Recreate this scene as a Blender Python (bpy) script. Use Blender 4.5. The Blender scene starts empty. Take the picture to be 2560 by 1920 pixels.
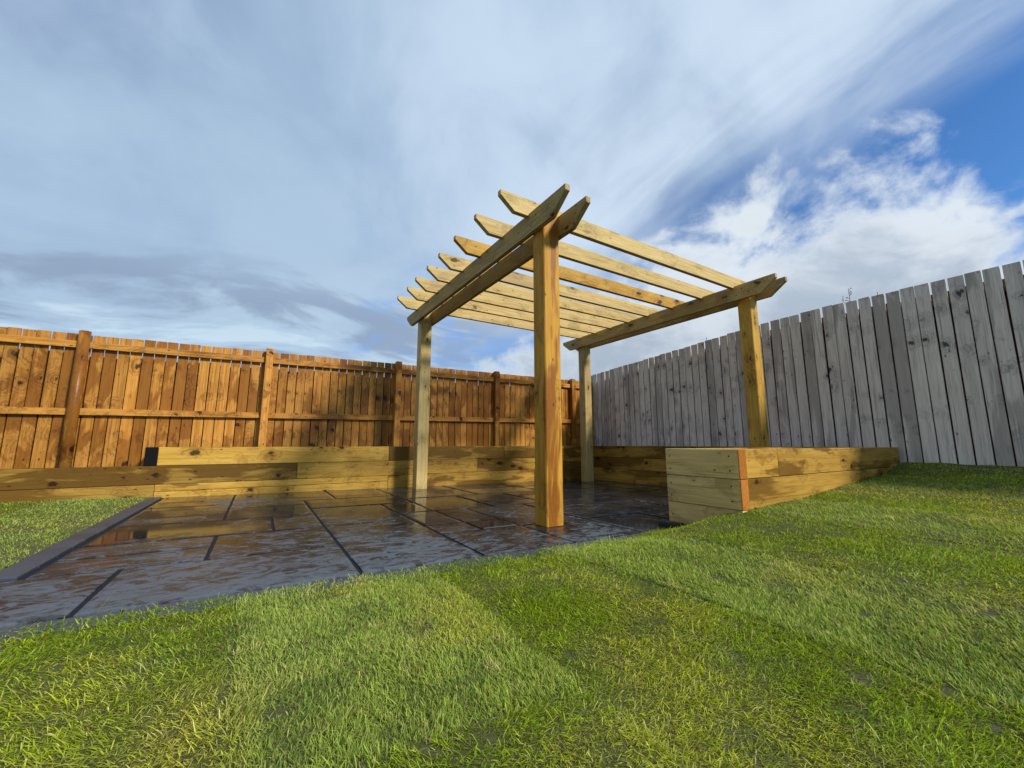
import bpy, bmesh, math, random
import numpy as np
from mathutils import Vector, Matrix, Euler

random.seed(7)
rng = np.random.default_rng(11)
scene = bpy.context.scene
COL = scene.collection
R = math.radians

# ------------------------------------------------------------------ camera
CAM_Z = 0.58
cam = bpy.data.cameras.new("camera")
cam.sensor_width = 36.0
cam.lens = 1014.0 / 2560.0 * 36.0
cam.clip_start = 0.02
cam.clip_end = 2000.0
cam_ob = bpy.data.objects.new("camera", cam)
cam_ob.location = (0, 0, CAM_Z)
cam_ob.rotation_euler = (R(90 + 8.415), 0, R(-31.74))
COL.objects.link(cam_ob)
scene.camera = cam_ob

# ------------------------------------------------------------------ exposure
scene.view_settings.view_transform = 'Standard'
scene.view_settings.look = 'None'
scene.view_settings.gamma = 1.0
scene.view_settings.use_curve_mapping = False
scene.view_settings.exposure = 0.5

# ------------------------------------------------------------------ sun
SUN_DIR = Vector((0.76, -1.5, 1.12)).normalized()      # towards the sun
sun = bpy.data.lights.new("sun", 'SUN')
sun.energy = 3.2
sun.angle = R(7.0)
sun.color = (1.0, 0.95, 0.86)
sun_ob = bpy.data.objects.new("sun", sun)
sun_ob.rotation_euler = SUN_DIR.to_track_quat('Z', 'Y').to_euler()
sun_ob.location = (6, -6, 8)
COL.objects.link(sun_ob)


# ------------------------------------------------------------------ node helpers
class NT:
    def __init__(self, tree):
        self.t = tree
        self.n = tree.nodes
        self.l = tree.links
        self.n.clear()

    def new(self, kind, **kw):
        nd = self.n.new(kind)
        for k, v in kw.items():
            setattr(nd, k, v)
        return nd

    def put(self, sock, v):
        if v is None:
            return
        if isinstance(v, bpy.types.NodeSocket):
            self.l.new(v, sock)
        elif isinstance(v, (int, float)) and sock.type in ('RGBA', 'VECTOR'):
            sock.default_value = (v, v, v, 1.0)[:len(sock.default_value)]
        elif isinstance(v, (tuple, list)) and sock.type == 'RGBA':
            sock.default_value = tuple(v) + (1.0,) if len(v) == 3 else v
        else:
            sock.default_value = v

    def math(self, op, a, b=None, c=None, clamp=False):
        nd = self.new('ShaderNodeMath', operation=op, use_clamp=clamp)
        for i, v in enumerate((a, b, c)):
            self.put(nd.inputs[i], v)
        return nd.outputs[0]

    def vmath(self, op, a, b=None, scale=None):
        nd = self.new('ShaderNodeVectorMath', operation=op)
        self.put(nd.inputs[0], a)
        self.put(nd.inputs[1], b)
        if scale is not None:
            self.put(nd.inputs['Scale'], scale)
        return nd.outputs['Value'] if op in ('DOT_PRODUCT', 'LENGTH', 'DISTANCE') else nd.outputs['Vector']

    def mix(self, f, a, b, blend='MIX'):
        nd = self.new('ShaderNodeMix', data_type='RGBA', blend_type=blend)
        self.put(nd.inputs[0], f)
        self.put(nd.inputs[6], a)
        self.put(nd.inputs[7], b)
        return nd.outputs[2]

    def fmix(self, f, a, b):
        nd = self.new('ShaderNodeMix', data_type='FLOAT')
        self.put(nd.inputs[0], f)
        self.put(nd.inputs[2], a)
        self.put(nd.inputs[3], b)
        return nd.outputs[0]

    def step(self, v, lo, hi, a=0.0, b=1.0):
        nd = self.new('ShaderNodeMapRange', interpolation_type='SMOOTHSTEP')
        for i, x in enumerate((v, lo, hi, a, b)):
            self.put(nd.inputs[i], x)
        return nd.outputs[0]

    def noise(self, vec, scale=1.0, detail=4.0, rough=0.55, dist=0.0, color=False):
        nd = self.new('ShaderNodeTexNoise')
        self.put(nd.inputs['Vector'], vec)
        self.put(nd.inputs['Scale'], scale)
        self.put(nd.inputs['Detail'], detail)
        self.put(nd.inputs['Roughness'], rough)
        self.put(nd.inputs['Distortion'], dist)
        return nd.outputs['Color'] if color else nd.outputs[0]

    def voronoi(self, vec, scale=1.0):
        nd = self.new('ShaderNodeTexVoronoi', feature='F1')
        self.put(nd.inputs['Vector'], vec)
        self.put(nd.inputs['Scale'], scale)
        return nd.outputs['Distance'], nd.outputs['Color']

    def sep(self, v):
        nd = self.new('ShaderNodeSeparateXYZ')
        self.put(nd.inputs[0], v)
        return nd.outputs

    def comb(self, x, y, z):
        nd = self.new('ShaderNodeCombineXYZ')
        for i, v in enumerate((x, y, z)):
            self.put(nd.inputs[i], v)
        return nd.outputs[0]


# ------------------------------------------------------------------ sky (world)
world = bpy.data.worlds.new("World")
scene.world = world
world.use_nodes = True
w = NT(world.node_tree)
out = w.new('ShaderNodeOutputWorld')
bg = w.new('ShaderNodeBackground')
bg.inputs['Strength'].default_value = 0.1
w.l.new(bg.outputs[0], out.inputs[0])
sky = w.new('ShaderNodeTexSky', sky_type='NISHITA')
sky.sun_disc = False
sky.sun_elevation = math.asin(SUN_DIR.z)
sky.sun_rotation = math.atan2(SUN_DIR.x, SUN_DIR.y)
sky.air_density = 1.0
sky.dust_density = 0.4
sky.ozone_density = 2.5
d = w.vmath('NORMALIZE', w.new('ShaderNodeTexCoord').outputs['Generated'])
dx, dy, dz = w.sep(d)
zc = w.math('MAXIMUM', dz, 0.0)
den = w.math('ADD', zc, 0.16)
q = w.comb(w.math('DIVIDE', dx, den), w.math('DIVIDE', dy, den), 0.0)      # cloud-deck plane
blue = w.mix(1.0, sky.outputs[0], (0.42, 0.74, 1.06), 'MULTIPLY')


def K(r, g, b, s=10.0):
    return (r * s, g * s, b * s)


def ndot(n):
    return w.vmath('DOT_PRODUCT', d, n)


NV = (-0.553, 0.136, 0.822)
TV = (-0.80, 0.41, -0.60)
tl = math.sqrt(sum(x * x for x in TV))
TV = tuple(x / tl for x in TV)
BV = tuple(Vector(NV).cross(Vector(TV)))
nv = ndot(NV)
streak = w.comb(w.math('MULTIPLY', nv, 5.0), w.math('MULTIPLY', ndot(TV), 1.1), w.math('MULTIPLY', ndot(BV), 1.4))
st1 = w.noise(streak, 1.0, 3, 0.5, 0.4)
st2 = w.noise(streak, 1.9, 5, 0.52, 0.5)
soft = w.noise(d, 1.5, 3, 0.45, 0.5)
soft2 = w.noise(d, 3.6, 8, 0.56, 0.35)
fine = w.noise(q, 2.2, 8, 0.6, 0.25)
near_edge = w.step(nv, 0.42, 0.10)

# veil of high cloud over most of the sky, ending in streaks towards the blue
veil_v = w.math('ADD', nv, w.math('MULTIPLY', w.math('SUBTRACT', st1, 0.5), 0.22))
veil_v = w.math('ADD', veil_v, w.math('MULTIPLY', w.math('SUBTRACT', st2, 0.5), 0.19))
veil = w.step(veil_v, -0.085, 0.13)
veil = w.math('MULTIPLY', veil, w.step(soft2, 0.25, 0.5, 0.88, 0.985))
deck = w.noise(w.vmath('ADD', q, (5.1, 2.2, 0.0)), 1.1, 7, 0.56, 0.7)
veil_c = w.mix(w.step(soft, 0.36, 0.64), K(0.180, 0.255, 0.390), K(0.265, 0.365, 0.495))
veil_c = w.mix(w.math('MULTIPLY', w.step(deck, 0.42, 0.64), 0.75), veil_c, K(0.325, 0.432, 0.550))
veil_c = w.mix(w.math('MULTIPLY', w.step(soft2, 0.42, 0.66), 0.6), veil_c, K(0.335, 0.442, 0.560))
# paler towards the middle of the sky, streaked where the veil thins out near the blue
mid = w.step(w.vmath('DOT_PRODUCT', d, Vector((0.62, 0.46, 0.64)).normalized()), 0.74, 0.97)
veil_c = w.mix(w.math('MULTIPLY', mid, w.step(soft2, 0.28, 0.66, 0.25, 0.85)), veil_c, K(0.43, 0.525, 0.64))
edge = w.math('MULTIPLY', near_edge, w.step(st2, 0.34, 0.62))
veil_c = w.mix(w.math('MULTIPLY', edge, 0.42), veil_c, K(0.55, 0.625, 0.72))
low = w.step(dz, 0.46, 0.16)
veil_c = w.mix(w.math('MULTIPLY', low, 0.65), veil_c, K(0.345, 0.455, 0.565))
colr = w.mix(veil, blue, veil_c)

# grey-violet streaks low on the left
qs = w.vmath('ADD', w.vmath('MULTIPLY', q, (0.95, 1.35, 1.0)), (7.3, 4.7, 0.0))
band_n = w.noise(qs, 1.05, 8, 0.58, 0.6)
band = w.step(band_n, 0.47, 0.58)
elev_band = w.math('MULTIPLY', w.step(dz, 0.10, 0.15), w.step(dz, 0.42, 0.28))
leftside = w.step(w.vmath('DOT_PRODUCT', d, (-0.60, 0.80, 0.0)), 0.25, 0.50)
dark = w.math('MULTIPLY', w.math('MULTIPLY', band, elev_band), leftside)
colr = w.mix(w.math('MULTIPLY', dark, 0.85), colr, K(0.195, 0.258, 0.365))
lightband = w.math('MULTIPLY', w.math('MULTIPLY', w.step(band_n, 0.47, 0.39), w.step(dz, 0.36, 0.18)), leftside)
colr = w.mix(w.math('MULTIPLY', lightband, 0.7), colr, K(0.46, 0.575, 0.66))
# low between the posts a patch of blue shows
gap = w.math('MULTIPLY', w.step(w.vmath('DOT_PRODUCT', d, Vector((0.36, 0.90, 0.20)).normalized()), 0.965, 0.995),
             w.step(fine, 0.47, 0.62))
colr = w.mix(w.math('MULTIPLY', gap, 0.7), colr, K(0.16, 0.30, 0.60))

# cumulus bank to the right
ca = ndot((0.496, -0.063, -0.866))
cb = ndot((0.173, 0.722, -0.67))
cm = w.math('ADD', w.math('MINIMUM', ca, cb), 0.005)
puff = w.noise(w.vmath('MULTIPLY', d, (1.0, 1.0, 1.5)), 4.6, 9, 0.57, 0.35)
puff2 = w.noise(d, 14.0, 6, 0.62, 0.3)
cmv = w.math('ADD', cm, w.math('MULTIPLY', w.math('SUBTRACT', puff, 0.5), 0.44))
cmv = w.math('ADD', cmv, w.math('MULTIPLY', w.math('SUBTRACT', puff2, 0.5), 0.13))
rightside = w.step(w.vmath('DOT_PRODUCT', d, Vector((0.90, 0.42, 0.0)).normalized()), 0.62, 0.80)
cum = w.math('MULTIPLY', w.step(cmv, -0.03, 0.065), rightside)
shade = w.noise(w.vmath('ADD', w.vmath('MULTIPLY', d, (1.0, 1.0, 1.6)), (0.0, 0.0, 0.05)), 4.2, 8, 0.58, 0.4)
cum_c = w.mix(w.step(shade, 0.38, 0.62), K(0.33, 0.39, 0.465), K(0.53, 0.575, 0.62))
cum_c = w.mix(w.math('MULTIPLY', w.step(dz, 0.36, 0.14), w.step(shade, 0.66, 0.40, 0.35, 0.95)), cum_c, K(0.285, 0.34, 0.41))
cum_c = w.mix(w.math('MULTIPLY', w.step(cmv, 0.12, 0.03), 0.6), cum_c, K(0.55, 0.61, 0.67))
colr = w.mix(w.math('MULTIPLY', cum, 0.97), colr, cum_c)
colr = w.mix(w.step(dz, 0.10, -0.02, 0.0, 0.6), colr, K(0.38, 0.46, 0.53))
w.l.new(colr, bg.inputs['Color'])


# ------------------------------------------------------------------ materials
def make_mat(name):
    m = bpy.data.materials.new(name)
    m.use_nodes = True
    t = NT(m.node_tree)
    o = t.new('ShaderNodeOutputMaterial')
    b = t.new('ShaderNodeBsdfPrincipled')
    t.l.new(b.outputs[0], o.inputs[0])
    return m, t, b


def wood(name, light, mid, darkc, knotc, stain, knot_gate=0.5, knot_size=0.16, kscale=(9, 9, 3.2),
         rough=0.62, ring=150.0, bump=0.25, stain_amt=0.5, pins=0.6, bigz=1.1):
    """Sawn softwood; the long axis is local Z. Object colour: R texture offset, G tone, B dampness."""
    m, t, b = make_mat(name)
    oi = t.new('ShaderNodeObjectInfo')
    oc = t.sep(oi.outputs['Color'])
    tc = t.new('ShaderNodeTexCoord').outputs['Object']
    off = t.comb(t.math('MULTIPLY', oc[0], 37.0), t.math('MULTIPLY', oc[0], 53.0), t.math('MULTIPLY', oc[0], 91.0))
    p = t.vmath('ADD', tc, off)
    wob = t.noise(t.vmath('MULTIPLY', p, (5, 5, 1.3)), 1.0, 2, 0.5, 0, True)
    wob2 = t.noise(t.vmath('MULTIPLY', p, (38, 38, 20)), 1.0, 3, 0.6, 0, True)
    pk = t.vmath('ADD', t.vmath('MULTIPLY', p, kscale), t.vmath('MULTIPLY', wob, (0.7, 0.7, 0.7)))
    pk = t.vmath('ADD', pk, t.vmath('MULTIPLY', wob2, (0.42, 0.42, 0.42)))
    kd, kc = t.voronoi(pk)
    gate = t.step(t.sep(kc)[0], knot_gate, knot_gate + 0.06)
    ksz = t.math('MULTIPLY', t.math('ADD', t.sep(kc)[1], 0.35), knot_size)
    knot = t.math('MULTIPLY', t.math('SUBTRACT', 1.0, t.step(kd, t.math('MULTIPLY', ksz, 0.55), ksz)), gate)
    halo = t.math('MULTIPLY', t.math('SUBTRACT', 1.0, t.step(kd, ksz, t.math('MULTIPLY', ksz, 4.0))), gate)
    warp = t.noise(t.vmath('MULTIPLY', p, (7, 7, 0.55)), 1.0, 3, 0.5)
    px, py, pz = t.sep(p)
    rc = t.math('ADD', t.math('MULTIPLY', t.math('ADD', px, t.math('MULTIPLY', py, 0.8)), ring),
                t.math('MULTIPLY', warp, 26.0))
    rc = t.math('ADD', rc, t.math('MULTIPLY', halo, 16.0))
    rings = t.math('ADD', t.math('MULTIPLY', t.math('SINE', rc), 0.5), 0.5)
    rings = t.math('POWER', rings, 2.0)
    fib = t.noise(t.vmath('MULTIPLY', p, (230, 230, 5)), 1.0, 3, 0.6)
    blot = t.noise(t.vmath('MULTIPLY', p, (6, 6, 1.6)), 1.0, 5, 0.6, 0.6)
    big = t.noise(t.vmath('MULTIPLY', p, (2.4 * (1.1 / bigz) ** 0.7, 2.4 * (1.1 / bigz) ** 0.7, bigz)), 1.0, 4, 0.6, 0.9)
    pd, pc = t.voronoi(t.vmath('ADD', t.vmath('MULTIPLY', p, (17, 17, 8)), t.vmath('MULTIPLY', wob, (0.6, 0.6, 0.6))))
    pin = t.math('MULTIPLY', t.math('SUBTRACT', 1.0, t.step(pd, 0.06, 0.17)), t.step(t.sep(pc)[0], pins, pins + 0.05))
    c = t.mix(t.math('ADD', t.math('MULTIPLY', rings, 0.45), t.math('MULTIPLY', t.step(blot, 0.3, 0.7), 0.5)), light, mid)
    c = t.mix(t.math('MULTIPLY', t.step(fib, 0.50, 0.72), 0.55), c, darkc)
    vein = t.noise(t.vmath('MULTIPLY', p, (60, 60, 1.6)), 1.0, 4, 0.6, 0.3)
    c = t.mix(t.math('MULTIPLY', t.step(vein, 0.55, 0.68), 0.50), c, darkc)
    vein2 = t.noise(t.vmath('MULTIPLY', p, (24, 24, 0.9)), 1.0, 5, 0.6, 0.4)
    c = t.mix(t.math('MULTIPLY', t.step(vein2, 0.53, 0.70), 0.42), c, t.mix(0.5, darkc, mid))
    wet = t.math('ADD', t.math('MULTIPLY', t.math('SUBTRACT', oc[2], 0.5), 0.35), big)
    wetm = t.step(t.math('ADD', wet, t.math('MULTIPLY', t.math('SUBTRACT', vein, 0.5), 0.12)), 0.52, 0.59)
    c = t.mix(t.math('MULTIPLY', wetm, stain_amt), c, stain)
    c = t.mix(t.math('MULTIPLY', t.math('MULTIPLY', halo, t.math('ADD', t.math('MULTIPLY', rings, 0.6), 0.4)), 0.6), c, darkc)
    c = t.mix(t.math('MULTIPLY', pin, 0.75), c, knotc)
    c = t.mix(t.math('MULTIPLY', knot, 0.92), c, knotc)
    tone = t.math('ADD', t.math('MULTIPLY', oc[1], 0.7), 0.65)
    c = t.mix(1.0, c, t.comb(tone, tone, tone), 'MULTIPLY')
    t.put(b.inputs['Base Color'], c)
    t.put(b.inputs['Roughness'], t.fmix(wetm, rough, rough - 0.16))
    b.inputs['Specular IOR Level'].default_value = 0.16
    h = t.math('ADD', t.math('MULTIPLY', fib, 0.6), t.math('MULTIPLY', rings, 0.35))
    h = t.math('SUBTRACT', h, t.math('MULTIPLY', knot, 0.5))
    bp = t.new('ShaderNodeBump')
    bp.inputs['Strength'].default_value = bump
    bp.inputs['Distance'].default_value = 0.003
    t.put(bp.inputs['Height'], h)
    t.l.new(bp.outputs[0], b.inputs['Normal'])
    return m


M_PERG = wood("pergola_timber", (0.54, 0.40, 0.165), (0.42, 0.29, 0.098), (0.17, 0.10, 0.03), (0.06, 0.03, 0.011),
              (0.25, 0.165, 0.052), knot_gate=0.38, knot_size=0.16, kscale=(7, 7, 3.8), stain_amt=0.55, ring=95, pins=0.70)
M_POST = wood("wet_post_timber", (0.55, 0.29, 0.036), (0.42, 0.185, 0.018), (0.16, 0.052, 0.007), (0.03, 0.010, 0.005),
              (0.21, 0.066, 0.007), knot_gate=0.36, knot_size=0.20, kscale=(6.5, 6.5, 2.8), stain_amt=0.85, ring=60, pins=0.82, bigz=0.45)
M_SLEEP = wood("sleeper_timber", (0.47, 0.285, 0.055), (0.35, 0.185, 0.024), (0.145, 0.062, 0.009), (0.025, 0.011, 0.006),
               (0.135, 0.064, 0.010), knot_gate=0.20, knot_size=0.21, kscale=(7, 7, 4.6), stain_amt=0.82, ring=100, pins=0.58, bigz=0.9)
M_BROWN = wood("brown_stained_timber", (0.55, 0.262, 0.052), (0.36, 0.142, 0.019), (0.095, 0.028, 0.006), (0.024, 0.008, 0.004),
               (0.185, 0.060, 0.008), knot_gate=0.36, knot_size=0.21, kscale=(6, 6, 6.0), stain_amt=0.72, ring=60, rough=0.5,
               pins=0.66, bigz=1.3)
M_GREY = wood("weathered_grey_timber", (0.67, 0.588, 0.510), (0.54, 0.468, 0.402), (0.18, 0.155, 0.140), (0.05, 0.042, 0.038),
              (0.29, 0.25, 0.22), knot_gate=0.32, knot_size=0.18, kscale=(7, 7, 6.0), stain_amt=0.68, ring=80, rough=0.8, pins=0.58, bigz=0.42)
M_SIDE = wood("darker_post_side", (0.44, 0.30, 0.10), (0.33, 0.205, 0.058), (0.13, 0.07, 0.02), (0.04, 0.02, 0.01),
              (0.17, 0.10, 0.03), knot_gate=0.40, knot_size=0.18, kscale=(6.5, 6.5, 2.8), stain_amt=0.75, ring=70, pins=0.8, bigz=0.5)  # darker, greyer variant of the nearest post's timber
M_GREYBACK = wood("red_brown_backing_timber", (0.20, 0.085, 0.06), (0.14, 0.055, 0.04), (0.07, 0.03, 0.02), (0.03, 0.012, 0.01),
                  (0.09, 0.04, 0.03), rough=0.85)
M_ENDGRAIN = wood("orange_end_grain", (0.50, 0.20, 0.035), (0.38, 0.13, 0.02), (0.20, 0.065, 0.01), (0.12, 0.04, 0.008),
                  (0.26, 0.085, 0.012), ring=220, knot_gate=0.99)


def flat(name, col, rough=0.6, metal=0.0, var=0.25, scale=18.0):
    m, t, b = make_mat(name)
    b.inputs['Specular IOR Level'].default_value = 0.12
    tc = t.new('ShaderNodeTexCoord').outputs['Object']
    n = t.noise(tc, scale, 5, 0.6)
    f = t.math('ADD', t.math('MULTIPLY', n, 2 * var), 1 - var)
    t.put(b.inputs['Base Color'], t.mix(1.0, col, t.comb(f, f, f), 'MULTIPLY'))
    b.inputs['Roughness'].default_value = rough
    b.inputs['Metallic'].default_value = metal
    bp = t.new('ShaderNodeBump')
    bp.inputs['Strength'].default_value = 0.3
    bp.inputs['Distance'].default_value = 0.003
    t.put(bp.inputs['Height'], n)
    t.l.new(bp.outputs[0], b.inputs['Normal'])
    return m


M_BLACK = flat("black_painted_timber", (0.008, 0.007, 0.007), 0.9)
M_SCREW = flat("dark_screw_steel", (0.05, 0.045, 0.04), 0.5, 0.6)
M_SOIL = flat("dark_soil", (0.035, 0.024, 0.015), 0.95, 0.0, 0.5, 40)
M_GROUND = flat("earth_and_turf", (0.05, 0.065, 0.02), 0.95, 0.0, 0.4, 3)
M_GROUT = flat("dark_grout", (0.014, 0.016, 0.023), 0.7, 0.0, 0.3, 60)
M_TUBE = flat("smooth_black", (0.01, 0.01, 0.011), 0.35)
M_STALK = flat("dry_stalk", (0.30, 0.22, 0.15), 0.8)
M_STALKG = flat("dry_stalk_grey", (0.19, 0.17, 0.16), 0.8)


def slab_material():
    m, t, b = make_mat("wet_slate_slab")
    oc = t.sep(t.new('ShaderNodeObjectInfo').outputs['Color'])
    pos = t.new('ShaderNodeNewGeometry').outputs['Position']
    n1 = t.noise(pos, 1.15, 4, 0.55, 0.5)
    n2 = t.noise(pos, 6.5, 6, 0.62, 0.6)
    n3 = t.noise(pos, 42, 6, 0.68, 0.2)
    rp = t.vmath('ADD', pos, t.comb(t.math('MULTIPLY', oc[0], 31.0), t.math('MULTIPLY', oc[0], 17.0), 0.0))
    riv = t.noise(t.vmath('MULTIPLY', rp, (11, 17, 8)), 1.0, 7, 0.62, 0.9)
    c = t.mix(t.step(n2, 0.32, 0.68), (0.011, 0.012, 0.013), (0.027, 0.027, 0.028))
    c = t.mix(t.math('MULTIPLY', t.step(n3, 0.45, 0.75), 0.4), c, (0.045, 0.043, 0.044))
    tone = t.math('ADD', t.math('MULTIPLY', oc[1], 0.7), 0.65)
    c = t.mix(1.0, c, t.comb(tone, tone, tone), 'MULTIPLY')
    sx, sy, sz = t.sep(pos)
    # standing water gathers towards the low far side; the front courses only carry a broken film
    fall = t.math('ADD', t.math('MULTIPLY', t.step(sy, 2.4, 4.2), 0.23), t.math('MULTIPLY', t.step(sx, 0.2, 2.6), 0.10))
    wl = t.math('ADD', t.math('ADD', n1, fall), t.math('MULTIPLY', t.math('SUBTRACT', riv, 0.5), -0.55))
    wl = t.math('ADD', wl, t.math('MULTIPLY', t.math('SUBTRACT', oc[2], 0.5), 0.09))
    pud = t.step(wl, 0.60, 0.70)
    film = t.noise(t.vmath('MULTIPLY', rp, (9, 14, 6)), 1.0, 9, 0.70, 1.1)
    dry = t.math('ADD', t.math('ADD', film, t.math('MULTIPLY', t.math('SUBTRACT', n1, 0.5), -0.35)), t.math('MULTIPLY', t.step(sy, 3.3, 2.0), 0.11))
    dry = t.math('SUBTRACT', dry, t.math('MULTIPLY', t.step(sx, 0.4, 2.0), 0.07))
    dry = t.math('MULTIPLY', t.step(dry, 0.49, 0.65), t.math('SUBTRACT', 1.0, pud))
    c = t.mix(dry, c, t.mix(n3, (0.058, 0.070, 0.084), (0.130, 0.150, 0.176)))  # blue-grey sky sheen put into the colour of the drying patches
    t.put(b.inputs['Base Color'], c)
    t.put(b.inputs['Roughness'], t.fmix(pud, t.fmix(dry, t.fmix(n2, 0.09, 0.20), 0.38), 0.06))
    t.put(b.inputs['Specular IOR Level'], t.fmix(dry, 0.5, 0.30))
    b.inputs['IOR'].default_value = 1.24
    bp = t.new('ShaderNodeBump')
    t.put(bp.inputs['Strength'], t.fmix(pud, 1.0, 0.012))
    bp.inputs['Distance'].default_value = 0.008
    wav = t.noise(t.vmath('MULTIPLY', rp, (13, 24, 10)), 1.0, 3, 0.5, 0.8)
    t.put(bp.inputs['Height'], t.math('ADD', t.math('ADD', t.math('MULTIPLY', riv, 0.5), t.math('MULTIPLY', wav, 0.75)), t.math('MULTIPLY', n3, 0.14)))
    t.l.new(bp.outputs[0], b.inputs['Normal'])
    return m


M_SLAB = slab_material()


def edging_material():
    m, t, b = make_mat("charcoal_edging_stone")
    oc = t.sep(t.new('ShaderNodeObjectInfo').outputs['Color'])
    pos = t.new('ShaderNodeNewGeometry').outputs['Position']
    n = t.noise(pos, 70, 5, 0.65)
    n2 = t.noise(pos, 8, 4, 0.6)
    c = t.mix(n, (0.020, 0.026, 0.037), (0.055, 0.069, 0.094))
    tone = t.math('ADD', t.math('MULTIPLY', oc[1], 0.5), 0.75)
    c = t.mix(1.0, c, t.comb(tone, tone, tone), 'MULTIPLY')
    t.put(b.inputs['Base Color'], c)
    t.put(b.inputs['Roughness'], t.fmix(n2, 0.32, 0.5))
    bp = t.new('ShaderNodeBump')
    bp.inputs['Strength'].default_value = 0.4
    bp.inputs['Distance'].default_value = 0.003
    t.put(bp.inputs['Height'], n)
    t.l.new(bp.outputs[0], b.inputs['Normal'])
    return m


M_EDGE = edging_material()


def grass_material():
    m = bpy.data.materials.new("grass_blades")
    m.use_nodes = True
    t = NT(m.node_tree)
    o = t.new('ShaderNodeOutputMaterial')
    at = t.new('ShaderNodeAttribute', attribute_name='tint')
    b = t.new('ShaderNodeBsdfPrincipled')
    b.inputs['Roughness'].default_value = 0.48
    b.inputs['Specular IOR Level'].default_value = 0.1
    t.l.new(at.outputs['Color'], b.inputs['Base Color'])
    tr = t.new('ShaderNodeBsdfTranslucent')
    t.put(tr.inputs['Color'], t.mix(1.0, at.outputs['Color'], (1.25, 1.2, 0.6), 'MULTIPLY'))
    mx = t.new('ShaderNodeMixShader')
    mx.inputs[0].default_value = 0.38
    t.l.new(b.outputs[0], mx.inputs[1])
    t.l.new(tr.outputs[0], mx.inputs[2])
    t.l.new(mx.outputs[0], o.inputs[0])
    return m


M_GRASS = grass_material()


def thatch_material():
    m, t, b = make_mat("turf_thatch")
    pos = t.new('ShaderNodeNewGeometry').outputs['Position']
    n = t.noise(pos, 90, 5, 0.7)
    n2 = t.noise(pos, 9, 4, 0.6)
    c = t.mix(n, (0.030, 0.034, 0.009), (0.13, 0.135, 0.028))
    c = t.mix(t.math('MULTIPLY', n2, 0.35), c, (0.05, 0.034, 0.018))
    t.put(b.inputs['Base Color'], c)
    b.inputs['Roughness'].default_value = 0.95
    bp = t.new('ShaderNodeBump')
    bp.inputs['Strength'].default_value = 0.8
    bp.inputs['Distance'].default_value = 0.01
    t.put(bp.inputs['Height'], n)
    t.l.new(bp.outputs[0], b.inputs['Normal'])
    return m


M_THATCH = thatch_material()


# ------------------------------------------------------------------ object helpers
def tag(o, label=None, cat=None, group=None, kind=None):
    if label:
        o['label'] = label
    if cat:
        o['category'] = cat
    if group:
        o['group'] = group
    if kind:
        o['kind'] = kind
    return o


def link(name, mesh, mat=None, parent=None, loc=(0, 0, 0), rot=(0, 0, 0), color=None):
    o = bpy.data.objects.new(name, mesh)
    COL.objects.link(o)
    if mat is not None and mesh is not None and not mesh.materials:
        mesh.materials.append(mat)
    if parent is not None:
        o.parent = parent
        o.location = Vector(loc) - parent.location
    else:
        o.location = loc
    o.rotation_euler = rot
    if color is None:
        color = (random.random(), random.random(), random.random())
    o.color = (*color, 1.0)
    return o


def empty(name, loc, label=None, cat=None, group=None, kind=None):
    o = bpy.data.objects.new(name, None)
    o.location = loc
    o.empty_display_size = 0.2
    COL.objects.link(o)
    return tag(o, label, cat, group, kind)


_cache = {}


def plank_mesh(wx, wy, lz, bev=0.003, key=''):
    """Box centred in X and Y, from z=0 to z=lz, with small chamfers."""
    k = (round(wx, 4), round(wy, 4), round(lz, 3), bev, key)
    if k in _cache:
        return _cache[k]
    bm = bmesh.new()
    bmesh.ops.create_cube(bm, size=1.0)
    for v in bm.verts:
        v.co = Vector((v.co.x * wx, v.co.y * wy, (v.co.z + 0.5) * lz))
    if bev > 0:
        bmesh.ops.bevel(bm, geom=list(bm.edges), offset=bev, segments=1, affect='EDGES')
    me = bpy.data.meshes.new("plank")
    bm.to_mesh(me)
    bm.free()
    _cache[k] = me
    return me


def profile_mesh(pts, thick, bev=0.003):
    """pts: outline in the local (z along length, x up) plane, extruded along y by thick (centred)."""
    bm = bmesh.new()
    a = [bm.verts.new((x, -thick / 2, z)) for z, x in pts]
    c = [bm.verts.new((x, thick / 2, z)) for z, x in pts]
    n = len(pts)
    bm.faces.new(a)
    bm.faces.new(c[::-1])
    for i in range(n):
        j = (i + 1) % n
        bm.faces.new((a[j], a[i], c[i], c[j]))
    bmesh.ops.recalc_face_normals(bm, faces=bm.faces)
    bmesh.ops.bevel(bm, geom=list(bm.edges), offset=bev, segments=1, affect='EDGES')
    me = bpy.data.meshes.new("beam")
    bm.to_mesh(me)
    bm.free()
    return me


ALONG_X = (0, R(90), 0)          # local z -> world +x, local x -> world -z
ALONG_Y = (R(-90), 0, 0)         # local z -> world +y, local y -> world -z
J = random.uniform


def patio_z(x):
    return -0.0125 * (x - 1.77)


# ------------------------------------------------------------------ ground
me = bpy.data.meshes.new("ground")
S = 700.0
me.from_pydata([(-S, -S, -0.35), (S, -S, -0.35), (S, S, -0.35), (-S, S, -0.35)], [], [(0, 1, 2, 3)])
g = link("ground", me, M_GROUND)
tag(g, kind='structure')

# ------------------------------------------------------------------ patio
XO, YO, U = -0.785, 1.95, 0.305
XMAX, YMAX = 5.19, 5.60
bm = bmesh.new()
tilt = 0.0125
GR = 0.0075      # grout sits this far below the slab tops


def sheet(bm, x0, x1, y0, y1, dz):
    f = bm.faces.new([bm.verts.new((x, y, patio_z(x) + dz)) for x, y in ((x0, y0), (x1, y0), (x1, y1), (x0, y1))])
    return f


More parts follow.
